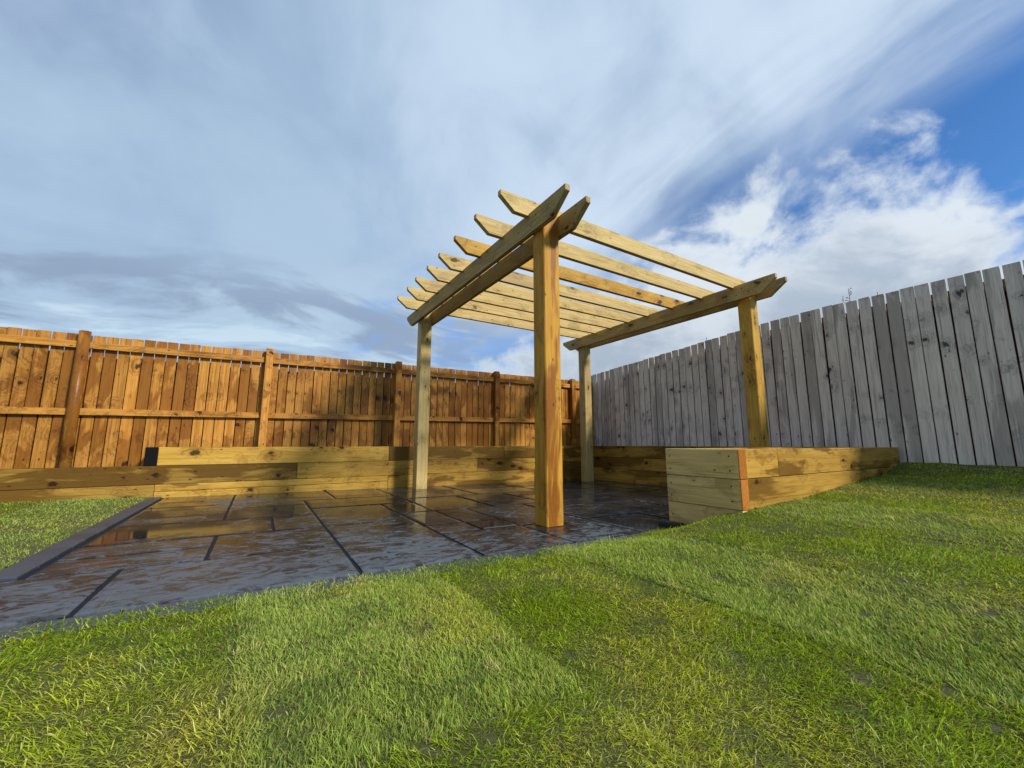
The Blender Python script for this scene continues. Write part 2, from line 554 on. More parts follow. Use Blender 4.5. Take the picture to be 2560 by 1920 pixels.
sheet(bm, -4.0, XMAX + 0.1, 1.80, 2.56, -GR)
sheet(bm, -0.95, XMAX + 0.1, 2.56, YMAX + 0.05, -GR)
me = bpy.data.meshes.new("patio")
bm.to_mesh(me)
bm.free()
patio = link("patio", me, M_GROUT)
tag(patio, kind='structure')

pinned = [(-5, -2, 0, 2), (-8, -5, 0, 2), (-10, -8, 0, 2), (-2, 1, 0, 2), (1, 4, 0, 2), (0, 2, 2, 3), (0, 2, 3, 4), (2, 4, 2, 4),
          (0, 3, 4, 6), (3, 4, 4, 6), (0, 2, 6, 7), (0, 2, 7, 9), (0, 2, 9, 12), (2, 4, 6, 8), (2, 4, 8, 9), (2, 5, 9, 12),
          (4, 6, 0, 1), (4, 6, 1, 4), (4, 6, 4, 7), (4, 7, 7, 9), (5, 7, 9, 12), (6, 8, 0, 2), (6, 7, 2, 3), (6, 7, 3, 5),
          (6, 7, 5, 7), (7, 8, 2, 3), (7, 8, 3, 5), (7, 9, 5, 8), (8, 10, 0, 2), (8, 10, 2, 5), (9, 11, 5, 6), (9, 11, 6, 8),
          (7, 10, 8, 10), (7, 10, 10, 12), (10, 12, 0, 2), (12, 14, 0, 2), (10, 13, 2, 4), (13, 14, 2, 4), (11, 14, 4, 5),
          (10, 11, 4, 5), (11, 14, 5, 7), (14, 16, 2, 4), (14, 16, 4, 6), (10, 13, 8, 10), (14, 17, 6, 8)]
grid = {}
slabs = []


def put_slab(r):
    for i in range(r[0], r[1]):
        for j in range(r[2], r[3]):
            grid[(i, j)] = 1
    slabs.append(r)


for r in pinned:
    if not any((i, j) in grid for i in range(r[0], r[1]) for j in range(r[2], r[3])):
        put_slab(r)
for j in range(12):
    for i in range(20):
        if (i, j) in grid:
            continue
        opts = [(3, 2), (2, 2), (2, 3), (2, 1), (1, 2), (1, 1)]
        random.shuffle(opts)
        opts.append((1, 1))
        for a, b_ in opts:
            cells = [(ii, jj) for ii in range(i, i + a) for jj in range(j, j + b_)]
            if all(c not in grid and c[0] < 20 and c[1] < 12 for c in cells):
                put_slab((i, i + a, j, j + b_))
                break


def slab_mesh(x0, x1, y0, y1):
    """Riven slab: bevelled block whose arrises wander a little."""
    bm = bmesh.new()
    nx = max(2, int((x1 - x0) / 0.15))
    ny = max(2, int((y1 - y0) / 0.15))
    ring = []
    for k in range(nx):
        ring.append((x0 + (x1 - x0) * k / nx, y0))
    for k in range(ny):
        ring.append((x1, y0 + (y1 - y0) * k / ny))
    for k in range(nx):
        ring.append((x1 - (x1 - x0) * k / nx, y1))
    for k in range(ny):
        ring.append((x0, y1 - (y1 - y0) * k / ny))
    cx, cy = (x0 + x1) / 2, (y0 + y1) / 2
    low, top, inn = [], [], []
    for x, y in ring:
        ux, uy = (1 if x < cx - 1e-6 else -1), (1 if y < cy - 1e-6 else -1)
        ex = 1 if abs(abs(x - cx) - (x1 - x0) / 2) < 1e-6 else 0
        ey = 1 if abs(abs(y - cy) - (y1 - y0) / 2) < 1e-6 else 0
        jx, jy = J(-0.0015, 0.0015), J(-0.0015, 0.0015)
        low.append(bm.verts.new((x + jx, y + jy, -0.025)))
        top.append(bm.verts.new((x + jx, y + jy, -0.0032)))
        inn.append(bm.verts.new((x + jx + ex * ux * 0.020, y + jy + ey * uy * 0.020, 0.0)))
    n = len(ring)
    for k in range(n):
        m2 = (k + 1) % n
        bm.faces.new((low[k], low[m2], top[m2], top[k]))
        bm.faces.new((top[k], top[m2], inn[m2], inn[k]))
    bm.faces.new(inn)
    me = bpy.data.meshes.new("slab")
    bm.to_mesh(me)
    bm.free()
    return me


for (i0, i1, j0, j1) in slabs:
    x0, x1 = XO + i0 * U + 0.0095, min(XO + i1 * U, XMAX) - 0.0095
    y0, y1 = YO + j0 * U + 0.0095, min(YO + j1 * U, YMAX) - 0.0095
    if x1 - x0 < 0.05:
        continue
    cx, cy = (x0 + x1) / 2, (y0 + y1) / 2
    me = slab_mesh(x0 - cx, x1 - cx, y0 - cy, y1 - cy)
    o = link("paving_slab", me, M_SLAB, patio, (cx, cy, patio_z(cx) + J(-0.0015, 0.0015)),
             (J(-0.0012, 0.0012), math.atan(tilt) + J(-0.0012, 0.0012), 0))

# edging stones: left border, its return, and the strip along the lawn
k = 0
y = 2.575
while y < 5.55:
    L = 0.2
    o = link("edging_stone", plank_mesh(0.104, L - 0.004, 0.085, 0.006), M_EDGE, patio,
             (-0.856, y + L / 2, patio_z(-0.86) - 0.077 + J(-0.001, 0.001)), (0, 0, J(-0.006, 0.006)))
    y += L
x = -0.925
while x > -3.6:
    L = 0.2
    link("edging_stone", plank_mesh(L - 0.004, 0.118, 0.085, 0.006), M_EDGE, patio,
         (x - L / 2, 2.636, patio_z(x) - 0.077 + J(-0.001, 0.001)), (0, 0, J(-0.006, 0.006)))
    x -= L
x = -3.95
while x < 2.6:
    L = 0.6
    link("edging_stone", plank_mesh(L - 0.006, 0.118, 0.07, 0.004), M_EDGE, patio,
         (x + L / 2, 1.885, patio_z(x + L / 2) - 0.071 + J(-0.001, 0.001)), (0, math.atan(tilt), J(-0.002, 0.002)))
    x += L


# ------------------------------------------------------------------ sleeper walls
def sleeper_x(parent, x0, x1, y_front, z0, z1, mat=None, thick=0.1, tone=None, wet=None, label=None, screws=False):
    o = link("sleeper", plank_mesh(z1 - z0 - 0.003, thick, x1 - x0 - 0.003, 0.004), mat or M_SLEEP, parent,
             (x0 + 0.0015, y_front + thick / 2 + J(-0.002, 0.002), (z0 + z1) / 2), ALONG_X,
             (random.random(), random.random() * 0.8 + 0.1 if tone is None else tone, random.random() if wet is None else wet))
    if label:
        o['label'] = label
    return o


def sleeper_y(parent, y0, y1, x_front, z0, z1, mat=None, thick=0.1, tone=None, wet=None, label=None):
    """front face looks towards -x"""
    o = link("sleeper", plank_mesh(thick, z1 - z0 - 0.003, y1 - y0 - 0.003, 0.004), mat or M_SLEEP, parent,
             (x_front + thick / 2 + J(-0.002, 0.002), y0 + 0.0015, (z0 + z1) / 2), ALONG_Y,
             (random.random(), random.random() * 0.8 + 0.1 if tone is None else tone, random.random() if wet is None else wet))
    if label:
        o['label'] = label
    return o


YW = 5.60
back = empty("sleeper_wall", (1.5, YW, 0.0), "long low wall of stacked timber sleepers along the back of the patio in front of the brown fence",
             "retaining wall")
Z3, Z2, Z1, Z0 = 0.548, 0.355, 0.163, -0.09
sleeper_x(back, -0.885, 1.51, YW, Z2, Z3, tone=0.95, wet=0.25, label="pale yellow top sleeper lying at the open left end")
sleeper_x(back, 1.51, 3.32, YW + 0.006, Z2, Z3, tone=0.35, wet=0.75)
sleeper_x(back, 3.32, 5.2, YW, Z2, Z3, tone=0.35, wet=0.75)
e = link("sleeper", plank_mesh(0.1, Z3 - Z2 - 0.003, 0.34, 0.004), M_SLEEP, back, (-0.937, YW + 0.003, (Z2 + Z3) / 2), ALONG_Y)
e['label'] = "short return sleeper with its cut end painted black"
link("black_end", plank_mesh(0.102, Z3 - Z2 - 0.001, 0.006, 0.001), M_BLACK, None, (0, 0, 0)).parent = e
e.children[0].location = (0, 0, -0.004)
sleeper_x(back, -4.2, -1.98, YW, Z1, Z2, tone=0.08, wet=0.85)
sleeper_x(back, -1.98, 0.42, YW, Z1, Z2, tone=0.08, wet=0.85, label="olive brown damp sleeper in the middle course at the left")
sleeper_x(back, 0.42, 2.85, YW, Z1, Z2, tone=0.62, wet=0.5)
sleeper_x(back, 2.85, 5.2, YW + 0.003, Z1, Z2, tone=0.4, wet=0.6)
sleeper_x(back, -4.2, -2.6, YW, Z0, Z1, tone=0.28, wet=0.65)
sleeper_x(back, -2.6, -0.88, YW, Z0, Z1, tone=0.28, wet=0.65)
sleeper_x(back, -0.88, 1.51, YW, 0.089, Z1, tone=0.9, wet=0.25)
sleeper_x(back, -0.88, 1.51, YW + 0.002, Z0, 0.089, tone=0.95, wet=0.25)
sleeper_x(back, 1.51, 3.9, YW + 0.003, Z0, Z1, tone=0.6, wet=0.55)
sleeper_x(back, 3.9, 5.2, YW, Z0, Z1, tone=0.3, wet=0.8)

XW = 5.20
side = empty("sleeper_wall", (XW, 4.2, 0.0), "dark damp sleeper wall running along the foot of the grey fence behind the pergola",
             "retaining wall")
sleeper_y(side, 3.0, YW - 0.002, XW, Z2, Z3, tone=0.3, wet=0.85)
sleeper_y(side, 1.6, 3.0, XW, Z2, Z3, tone=0.4, wet=0.6)
sleeper_y(side, 4.45, YW - 0.002, XW + 0.003, Z1, Z2, tone=0.4, wet=0.7)
sleeper_y(side, 2.05, 4.45, XW, Z1, Z2, tone=0.55, wet=0.35)
sleeper_y(side, 2.05, YW - 0.002, XW, Z0 - 0.03, Z1, tone=0.6, wet=0.5)

XB, YB = 2.65, 1.50
blk = empty("raised_planter", (XB, YB, 0.0), "raised sleeper planter with an orange corner, rising out of the lawn before the grey fence",
            "planter")
ZB2, ZB1 = 0.352, 0.158
rows = [(ZB2, Z3), (ZB1, ZB2), (-0.10, ZB1)]
scr = bpy.data.meshes.new("screw")
bmx = bmesh.new()
bmesh.ops.create_cone(bmx, cap_ends=True, segments=8, radius1=0.0055, radius2=0.005, depth=0.004)
bmx.to_mesh(scr)
bmx.free()
for n, (z0, z1) in enumerate(rows):
    s = sleeper_y(blk, YB, YB + 0.56, XB + n * 0.002, z0, z1, M_PERG, thick=0.085, tone=(0.9, 0.85, 0.85)[n], wet=(0.25, 0.3, 0.35)[n])
    if n < 2:
        eg = link("end_grain", plank_mesh(0.084, z1 - z0 - 0.004, 0.006, 0.002), M_ENDGRAIN, None)
        eg.parent = s
        eg.location = (0, 0, -0.0055)
    for yy, zz in ((0.04, 0.04), (0.04, -0.05), (0.50, 0.05), (0.5, -0.045)):
        if n == 2 and (zz < 0 or yy > 0.3):
            continue
        o = link("screw", scr, M_SCREW)
        o.parent = s
        o.location = (-0.0425, -zz, 0.56 - yy)
        o.rotation_euler = (0, R(90), 0)
sleeper_x(blk, XB + 0.087, 3.155, YB, ZB2, Z3, tone=0.7, wet=0.45)
sleeper_x(blk, 3.155, 5.598, YB + 0.003, ZB2, Z3, tone=0.42, wet=0.5)
sleeper_x(blk, XB + 0.087, 5.59, YB + 0.001, ZB1, ZB2, tone=0.45, wet=0.55)
sleeper_x(blk, XB + 0.087, 5.59, YB + 0.003, -0.10, ZB1, tone=0.5, wet=0.6)
sleeper_x(blk, XB + 0.087, 5.19, YB + 0.46, ZB2, Z3, tone=0.6)
sleeper_x(blk, XB + 0.087, 5.19, YB + 0.46, ZB1, ZB2, tone=0.6)
sleeper_x(blk, XB + 0.087, 5.19, YB + 0.46, -0.10, ZB1, tone=0.6)

# soil in the beds
bm = bmesh.new()


def soil_box(x0, x1, y0, y1, z):
    r = bmesh.ops.create_cube(bm, size=1.0)
    for v in r['verts']:
        v.co = Vector(((x0 + x1) / 2 + v.co.x * (x1 - x0), (y0 + y1) / 2 + v.co.y * (y1 - y0), (z - 0.3) / 2 + v.co.z * (z + 0.3)))


soil_box(-0.88, 5.58, YW + 0.11, 5.985, 0.47)
soil_box(-4.2, -0.89, YW + 0.104, 5.985, 0.335)
soil_box(XW + 0.11, 5.58, 1.6, YW + 0.1, 0.46)
soil_box(XB + 0.092, XW + 0.1, YB + 0.108, YB + 0.455, 0.47)
me = bpy.data.meshes.new("soil")
bm.to_mesh(me)
bm.free()
tag(link("soil", me, M_SOIL), kind='structure')

# ------------------------------------------------------------------ pergola
perg = empty("pergola", (3.3, 3.9, 0.0), "open timber garden pergola on four square posts standing on the wet patio", "pergola")
PX = (1.77, 4.70)
PY = (2.391, 5.215)
PW = 0.15
for ix, px in enumerate(PX):
    for iy, py in enumerate(PY):
        cx, cy = px + PW / 2 + (0.035 if (ix, iy) == (1, 0) else 0.0), py + PW / 2
        zb = patio_z(cx) - 0.004
        near = (ix == 0 and iy == 0)
        o = link("post", plank_mesh(PW, PW, 2.445 - zb, 0.006, str((ix, iy))), M_POST if near else (M_SLEEP if (ix, iy) == (1, 0) else M_PERG), perg,
                 (cx, cy, zb), (0, 0, 0), {(0, 0): (0.37, 0.55, 0.45), (0, 1): (0.71, 0.66, 0.35), (1, 0): (0.16, 0.85, 0.3),
                                           (1, 1): (0.9, 0.35, 0.6)}[(ix, iy)])
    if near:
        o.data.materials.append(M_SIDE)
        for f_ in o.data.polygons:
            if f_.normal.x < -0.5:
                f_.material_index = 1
        o['label'] = "nearest post, golden and rain-streaked"

BD, ZT = 0.175, 2.43


def beam_pts(L, dep, nose=0.047, run=0.175):
    # local z along the length, local x: chosen so that x = 0 is the top edge and +x points down
    return [(0, 0), (L, 0), (L, nose), (L - run, dep), (run, dep), (0, nose)]


for bx, t0 in ((1.7455, 0.22), (1.9385, 0.15), (4.6755, 0.55), (4.8745, 0.4)):
    y0, y1 = 2.06, 5.725
    me = profile_mesh([(z, x) for z, x in beam_pts(y1 - y0, BD)], 0.045)
    # local x must point down, local z along +y
    o = link("beam", me, M_PERG, perg, (bx, y0 + J(-0.006, 0.006), ZT - (0.034 if abs(bx - 1.9445) < 0.02 else 0.0)), (0, 0, 0), (random.random(), t0, 0.45))
    o.rotation_euler = Matrix(((0, -1, 0), (0, 0, 1), (-1, 0, 0))).to_euler()

for bm_ob in [o_ for o_ in perg.children if o_.name.startswith('beam')]:
    for zz in (2.46 - 2.06, 5.29 - 2.06):
        for xx, dz_ in ((0.055, -0.03), (0.12, 0.035)):
            o = link("screw", scr, M_SCREW)
            o.parent = bm_ob
            o.location = (xx, 0.0225, zz + dz_)
            o.rotation_euler = (R(90), 0, 0)
            o.scale = (1.3, 1.3, 1.0)

RX0, RX1 = 1.447, 5.168
ry = (2.52, 2.925, 3.36, 3.77, 4.125, 4.50, 4.85, 5.24)
rt = (0.72, 0.62, 0.80, 0.72, 0.66, 0.70, 0.74, 0.70)
for n, y0 in enumerate(ry):
    me = profile_mesh(beam_pts(RX1 - RX0, 0.147, 0.042, 0.13), 0.045)
    ox = J(-0.008, 0.008)
    o = link("rafter", me, M_SLEEP if n == 2 else M_PERG, perg, (RX0 + ox, y0 + 0.0225, ZT + 0.121), ALONG_X, (random.random(), rt[n], 0.35))
    if n == 2:
        o['label'] = "third rafter from the front, more golden than the others"

# ------------------------------------------------------------------ brown fence
fence_b = empty("brown_fence", (1.5, 6.0, 0.3), "orange-brown vertical board fence with rails and posts behind the sleeper wall", "fence")
YF = 6.0


def top_b(x):
    return 1.757 + 0.0088 * x


x = -4.4
seed = 0.0
run = 0
bt = 0.5
while x < 5.58:
    pitch = 0.1035
    if run <= 0:
        seed, run, bt = random.random(), random.randint(1, 4), J(0.25, 0.88)
    run -= 1
    wd = pitch - J(0.0075, 0.0105)
    zt = top_b(x) + J(-0.004, 0.004)
    L = 1.52
    link("board", plank_mesh(wd, 0.019, L, 0.0015, str(random.randint(0, 3))), M_BROWN, fence_b, (x + pitch / 2, YF + 0.0095 + J(0, 0.002), zt - L),
         (J(-0.002, 0.002), J(-0.0022, 0.0022), 0), (seed + J(-0.0006, 0.0006), bt + J(-0.1, 0.1), J(0.2, 0.9)))
    x += pitch
px_b = (-3.33, -1.655, 0.037, 1.692, 3.372, 5.05)
for a, b_ in zip((-4.4,) + px_b, px_b + (5.58,)):
    g0 = a + (0.042 if a > -4.3 else 0)
    g1 = b_ - (0.042 if b_ < 5.5 else 0)
    xm = (a + b_) / 2
    for zr, hh in ((1.601 + 0.0088 * xm, 0.072), (0.896 + 0.0135 * xm, 0.070)):
        sl = -math.atan(0.0088 if hh > 0.071 else 0.0135)
        link("rail", plank_mesh(hh, 0.042, g1 - g0, 0.003), M_BROWN, fence_b, (g0, YF - 0.0225, zr + hh / 2 - 0.0088 * (xm - g0)),
             (0, R(90) + sl, 0), (random.random(), J(0.45, 0.8), J(0.3, 0.8)))
bm = bmesh.new()
bmesh.ops.create_cone(bm, cap_ends=True, segments=20, radius1=0.052, radius2=0.047, depth=1.6)
for v in bm.verts:
    v.co.z += 0.8
me = bpy.data.meshes.new("round_post")
bm.to_mesh(me)
bm.free()
for f_ in me.polygons:
    f_.use_smooth = len(f_.vertices) == 4
for n, xx in enumerate(px_b):
    if n in (1,):
        o = link("post", me, M_BROWN, fence_b, (xx, YF - 0.056, 0.165), (0, 0, 0), (0.63, 0.35, 0.75))
        o['label'] = "round weathered post at the left"
    else:
        o = link("post", plank_mesh(0.082, 0.085, 1.6, 0.004), M_BROWN, fence_b, (xx, YF - 0.0455, 0.185 + 0.006 * xx), (0, 0, J(-0.02, 0.02)),
                 (random.random(), (0.6, 0.35, 0.85, 0.5, 0.3, 0.3)[n], (0.5, 0.8, 0.2, 0.6, 0.9, 0.8)[n]))
# boards on the far face that close the gaps below the top rail
bm = bmesh.new()
x = -4.4
while x < 5.58:
    r = bmesh.ops.create_cube(bm, size=1.0)
    zt = top_b(x) - 0.20 + J(-0.03, 0.01)
    for v in r['verts']:
        v.co = Vector((x + v.co.x * 0.095, YF + 0.075 + v.co.y * 0.018, 0.25 + (v.co.z + 0.5) * (zt - 0.25))) - Vector((1.5, 6.0, 0.3))
    x += 0.1035
me = bpy.data.meshes.new("backing_boards")
bm.to_mesh(me)
bm.free()
tag(link("backing_boards", me, M_BROWN, fence_b, (1.5, 6.0, 0.3), (0, 0, 0), (0.4, 0.1, 0.9)), kind='stuff')

# ------------------------------------------------------------------ grey fence
fence_g = empty("grey_fence", (5.6, 2.5, 0.4), "tall weathered grey vertical board fence climbing along the right side", "fence")
XF = 5.60


def top_g(y):
    return float(np.interp(y, [-2.5, 0.5, 1.3, 2.1, 3.0, 4.5, 6.1], [2.20, 2.185, 2.182, 2.195, 2.15, 2.045, 1.94]))


def bot_g(y):
    return 0.37


y = -2.4
run = 0
while y < 6.06:
    pitch = 0.1165
    if run <= 0:
        seed, run, bt = random.random(), random.randint(1, 3), J(0.58, 0.74)
    run -= 1
    wd = pitch - J(0.011, 0.016)
    zt = top_g(y + 0.06) + J(-0.006, 0.006)
    zb = bot_g(y) + J(-0.006, 0.006)
    link("board", plank_mesh(0.019, wd, round(zt - zb, 2), 0.0018), M_GREY, fence_g, (XF + 0.0095 + J(-0.002, 0.002), y + pitch / 2, zt - round(zt - zb, 2)),
         (J(-0.003, 0.003), J(-0.002, 0.002), 0), (seed + J(-0.001, 0.001), bt + J(-0.05, 0.05), J(0.25, 0.75)))
    y += pitch
for z_, dz_ in ((1.98, 1), (1.25, 0), (0.6, 0)):
    ys = (-2.4, -0.6, 1.2, 3.0, 4.6, 6.0)
    for a, b_ in zip(ys, ys[1:]):
        za = z_ + ((top_g(a) - 2.19) * (1.0 if dz_ else 0.6))
        zb = z_ + ((top_g(b_) - 2.19) * (1.0 if dz_ else 0.6))
        L = math.hypot(b_ - a, zb - za) - 0.004
        link("rail", plank_mesh(0.04, 0.07, L, 0.002), M_GREYBACK, fence_g, (XF + 0.0425, a, za), (R(-90) + math.atan2(zb - za, b_ - a), 0, 0))
bm = bmesh.new()
y = -2.4 + 0.0583
while y < 6.0:
    r = bmesh.ops.create_cube(bm, size=1.0)
    zt = top_g(y) - 0.105 + J(-0.012, 0.012)
    for v in r['verts']:
        v.co = Vector((XF + 0.0745 + v.co.x * 0.018, y + 0.058 + v.co.y * 0.1, 0.2 + (v.co.z + 0.5) * (zt - 0.2))) - Vector((5.6, 2.5, 0.4))
    y += 0.1165
me = bpy.data.meshes.new("backing_boards")
bm.to_mesh(me)
bm.free()
tag(link("backing_boards", me, M_GREYBACK, fence_g, (5.6, 2.5, 0.4), (0, 0, 0), (0.2, 0.3, 0.5)), kind='stuff')
for yy in (-1.5, 0.3, 2.1, 3.9, 5.7):
    link("post", plank_mesh(0.09, 0.09, round(top_g(yy) - 0.45, 2), 0.003), M_GREYBACK, fence_g, (XF + 0.135, yy, 0.3), (0, 0, 0))


# ------------------------------------------------------------------ dry stalks beyond the grey fence
def tube(bm, pts, r0, r1, seg=5):
    rings = []
    n = len(pts)
    for i, p_ in enumerate(pts):
        p_ = Vector(p_)
        dr = (Vector(pts[min(i + 1, n - 1)]) - Vector(pts[max(i - 1, 0)])).normalized()
        a = dr.orthogonal().normalized()
        b2 = dr.cross(a)
        rr = r0 + (r1 - r0) * i / (n - 1)
        rings.append([bm.verts.new(p_ + (a * math.cos(t_) + b2 * math.sin(t_)) * rr) for t_ in [2 * math.pi * s / seg for s in range(seg)]])
    for i in range(n - 1):
        for s in range(seg):
            bm.faces.new((rings[i][s], rings[i][(s + 1) % seg], rings[i + 1][(s + 1) % seg], rings[i + 1][s]))
    bm.faces.new(rings[-1])


def stalk(name, x, y, ztop, lean, label, twigs, mat, spread=0.05):
    bm = bmesh.new()
    z0 = -0.35
    H = ztop - z0
    pts = [(lean[0] * (k / 8) ** 2 + J(-0.004, 0.004), lean[1] * (k / 8) ** 2 + J(-0.006, 0.006), H * k / 8) for k in range(9)]
    tube(bm, pts, 0.009, 0.003)
    for k in range(twigs):
        f = 0.86 + 0.14 * k / twigs
        i = min(int(f * 8), 7)
        u = f * 8 - i
        base = Vector(pts[i]).lerp(Vector(pts[i + 1]), u)
        a = J(0, 6.28)
        L = J(0.35, 1.0) * spread
        dv = Vector((math.cos(a) * L, math.sin(a) * L, J(0.2, 0.9) * L))
        tube(bm, [base, base + dv * 0.6 + Vector((0, 0, 0.01)), base + dv], 0.0035, 0.0018, 4)
        for q_ in range(2):
            tip = base + dv * J(0.5, 1.0)
            dd = Vector((J(-1, 1), J(-1, 1), J(0, 1))).normalized() * 0.016
            tube(bm, [tip, tip + dd * 0.5, tip + dd], 0.0035, 0.002, 4)
    me = bpy.data.meshes.new(name)
    bm.to_mesh(me)
    bm.free()
    o = link(name, me, mat, None, (x, y, z0))
    return tag(o, label, "plant", "dry stalks beyond the grey fence")


stalk("dry_plant", 5.97, 1.836, 2.455, (0.0, 0.02), "tallest dry twiggy stalk showing above the top of the grey fence", 12, M_STALK, 0.06)
stalk("dry_plant", 5.97, 1.949, 2.385, (0.01, -0.03), "short thin dry stalk just left of the tallest one above the grey fence", 6, M_STALK, 0.035)
stalk("dry_plant", 5.97, 1.63, 2.325, (0.0, -0.03), "small pale dry tip peeping over the grey fence right of the tallest stalk", 5, M_STALKG, 0.05)
stalk("dry_plant", 5.95, 3.70, 2.275, (0.0, 0.02), "low dark sprig poking over the grey fence behind the pergola", 6, M_STALKG, 0.05)


# ------------------------------------------------------------------ short black tube for the dark spot at the planter foot
bm = bmesh.new()
seg = 24
for k in range(seg):
    pass
ro, ri, dep = 0.055, 0.046, 0.16
rings = []
for (rr, yy) in ((ro, 0.0), (ro, dep), (ri, dep), (ri, 0.012), (ri - 0.002, 0.0)):
    rings.append([bm.verts.new((rr * math.cos(2 * math.pi * k / seg), yy, rr * math.sin(2 * math.pi * k / seg))) for k in range(seg)])
for a, b_ in zip(rings, rings[1:]):
    for k in range(seg):
        bm.faces.new((a[k], a[(k + 1) % seg], b_[(k + 1) % seg], b_[k]))
bm.faces.new(rings[0])
bmesh.ops.recalc_face_normals(bm, faces=bm.faces)
me = bpy.data.meshes.new("black_tube")
bm.to_mesh(me)
bm.free()
o = link("black_tube", me, M_TUBE, None, (2.585, 1.90, -0.028))
tag(o, "short black tube half buried where the lawn meets the planter foot", "pipe")


# ------------------------------------------------------------------ lawn
def vnoise(x, y, s, seed):
    """smooth value noise in 0..1"""
    r = np.random.default_rng(seed)
    T = r.random((64, 64))
    u, v = x / s, y / s
    i, j = np.floor(u).astype(int), np.floor(v).astype(int)
    fu, fv = u - i, v - j
    fu, fv = fu * fu * (3 - 2 * fu), fv * fv * (3 - 2 * fv)
    g = lambda a, b_: T[a % 64, b_ % 64]
    return (g(i, j) * (1 - fu) + g(i + 1, j) * fu) * (1 - fv) + (g(i, j + 1) * (1 - fu) + g(i + 1, j + 1) * fu) * fv


def sstep(a, b_, x):
    t_ = np.clip((x - a) / (b_ - a), 0, 1)
    return t_ * t_ * (3 - 2 * t_)


def edge_y(x):
    """where the front lawn meets the patio edging or the planter"""
    return np.where(x > 2.645, 1.505, 1.915 + 0.09 * sstep(1.9, 2.6, x))


SEAMS = np.array([-3.41, -2.73, -2.05, -1.37, -0.69, -0.01, 0.69, 1.36, 2.02, 2.70, 3.38, 4.06, 4.74, 5.42])


def lawn_z(x, y):
    base = np.interp(x, [-6, -2, 0, 0.7, 1.36, 2.0, 2.65, 3.76, 5.1, 5.6, 6.2], [0.07, 0.045, 0.022, 0.02, 0.04, 0.075, 0.145, 0.20, 0.295, 0.40, 0.41])
    flatz = -0.0125 * (x - 1.77) - 0.006
    e = edge_y(x)
    k_ = sstep(0.0, 0.5, e - y)
    k_ = np.where(x > 2.645, 1.0, k_)
    z = flatz + (base - flatz) * k_
    z = z + (vnoise(x, y, 0.42, 5) - 0.5) * 0.022 * k_ + (vnoise(x, y, 0.13, 6) - 0.5) * 0.010 * (0.3 + 0.7 * k_)
    roll = np.searchsorted(SEAMS, x)
    z = z + ((roll * 37 % 7) / 7.0 - 0.5) * 0.012 * k_
    return z


def left_z(x, y):
    z = -0.0125 * (x - 1.77) + 0.004 + 0.012 * sstep(-1.0, -1.8, x)
    return z + (vnoise(x, y, 0.35, 8) - 0.5) * 0.012


def lawn_sheet(bm, xs, ys, fz, ymax=None):
    V = {}
    for i, x_ in enumerate(xs):
        em = float(ymax(np.array(x_))) if ymax is not None else ys[-1]
        for j, t_ in enumerate(ys):
            yy = ys[0] + (em - ys[0]) * (t_ - ys[0]) / (ys[-1] - ys[0])
            V[i, j] = bm.verts.new((x_, yy, float(fz(np.array(x_), np.array(yy)))))
    for i in range(len(xs) - 1):
        for j in range(len(ys) - 1):
            bm.faces.new((V[i, j], V[i + 1, j], V[i + 1, j + 1], V[i, j + 1]))


bm = bmesh.new()
xs = np.concatenate([np.arange(-6, -1.6, 0.2), np.arange(-1.6, 2.64, 0.05), [2.6449, 2.6451], np.arange(2.7, 5.55, 0.06), [5.6, 5.64]])
lawn_sheet(bm, xs, np.concatenate([np.arange(-6, -0.2, 0.4), np.arange(-0.2, 2.0, 0.045), [2.0]]), lawn_z, edge_y)
lawn_sheet(bm, np.concatenate([np.arange(-6, -2, 0.25), np.arange(-2, -0.91, 0.1), [-0.910]]), np.arange(2.70, 5.61, 0.1), left_z)
me = bpy.data.meshes.new("lawn")
bm.to_mesh(me)
bm.free()
for p_ in me.polygons:
    p_.use_smooth = True
lawn = link("lawn", me, M_THATCH)
tag(lawn, kind='structure')

# ------------------------------------------------------------------ grass
BARE = [(1.905, 0.352, 0.05, 0.018), (1.936, 0.278, 0.04, 0.016), (1.252, 0.461, 0.03, 0.02), (1.262, 0.252, 0.022, 0.014),
        (0.845, 0.208, 0.022, 0.014), (1.016, 0.169, 0.02, 0.012), (0.577, 0.25, 0.022, 0.014), (1.646, 0.569, 0.03, 0.014),
        (1.353, 0.337, 0.03, 0.013), (1.60, 1.03, 0.05, 0.02), (0.07, 1.05, 0.03, 0.02), (0.74, 1.30, 0.02, 0.03)]
SC = 2.0 / 2.0


def scatter(x0, x1, y0, y1, dens):
    n = int((x1 - x0) * (y1 - y0) * dens)
    return rng.uniform(x0, x1, n), rng.uniform(y0, y1, n)


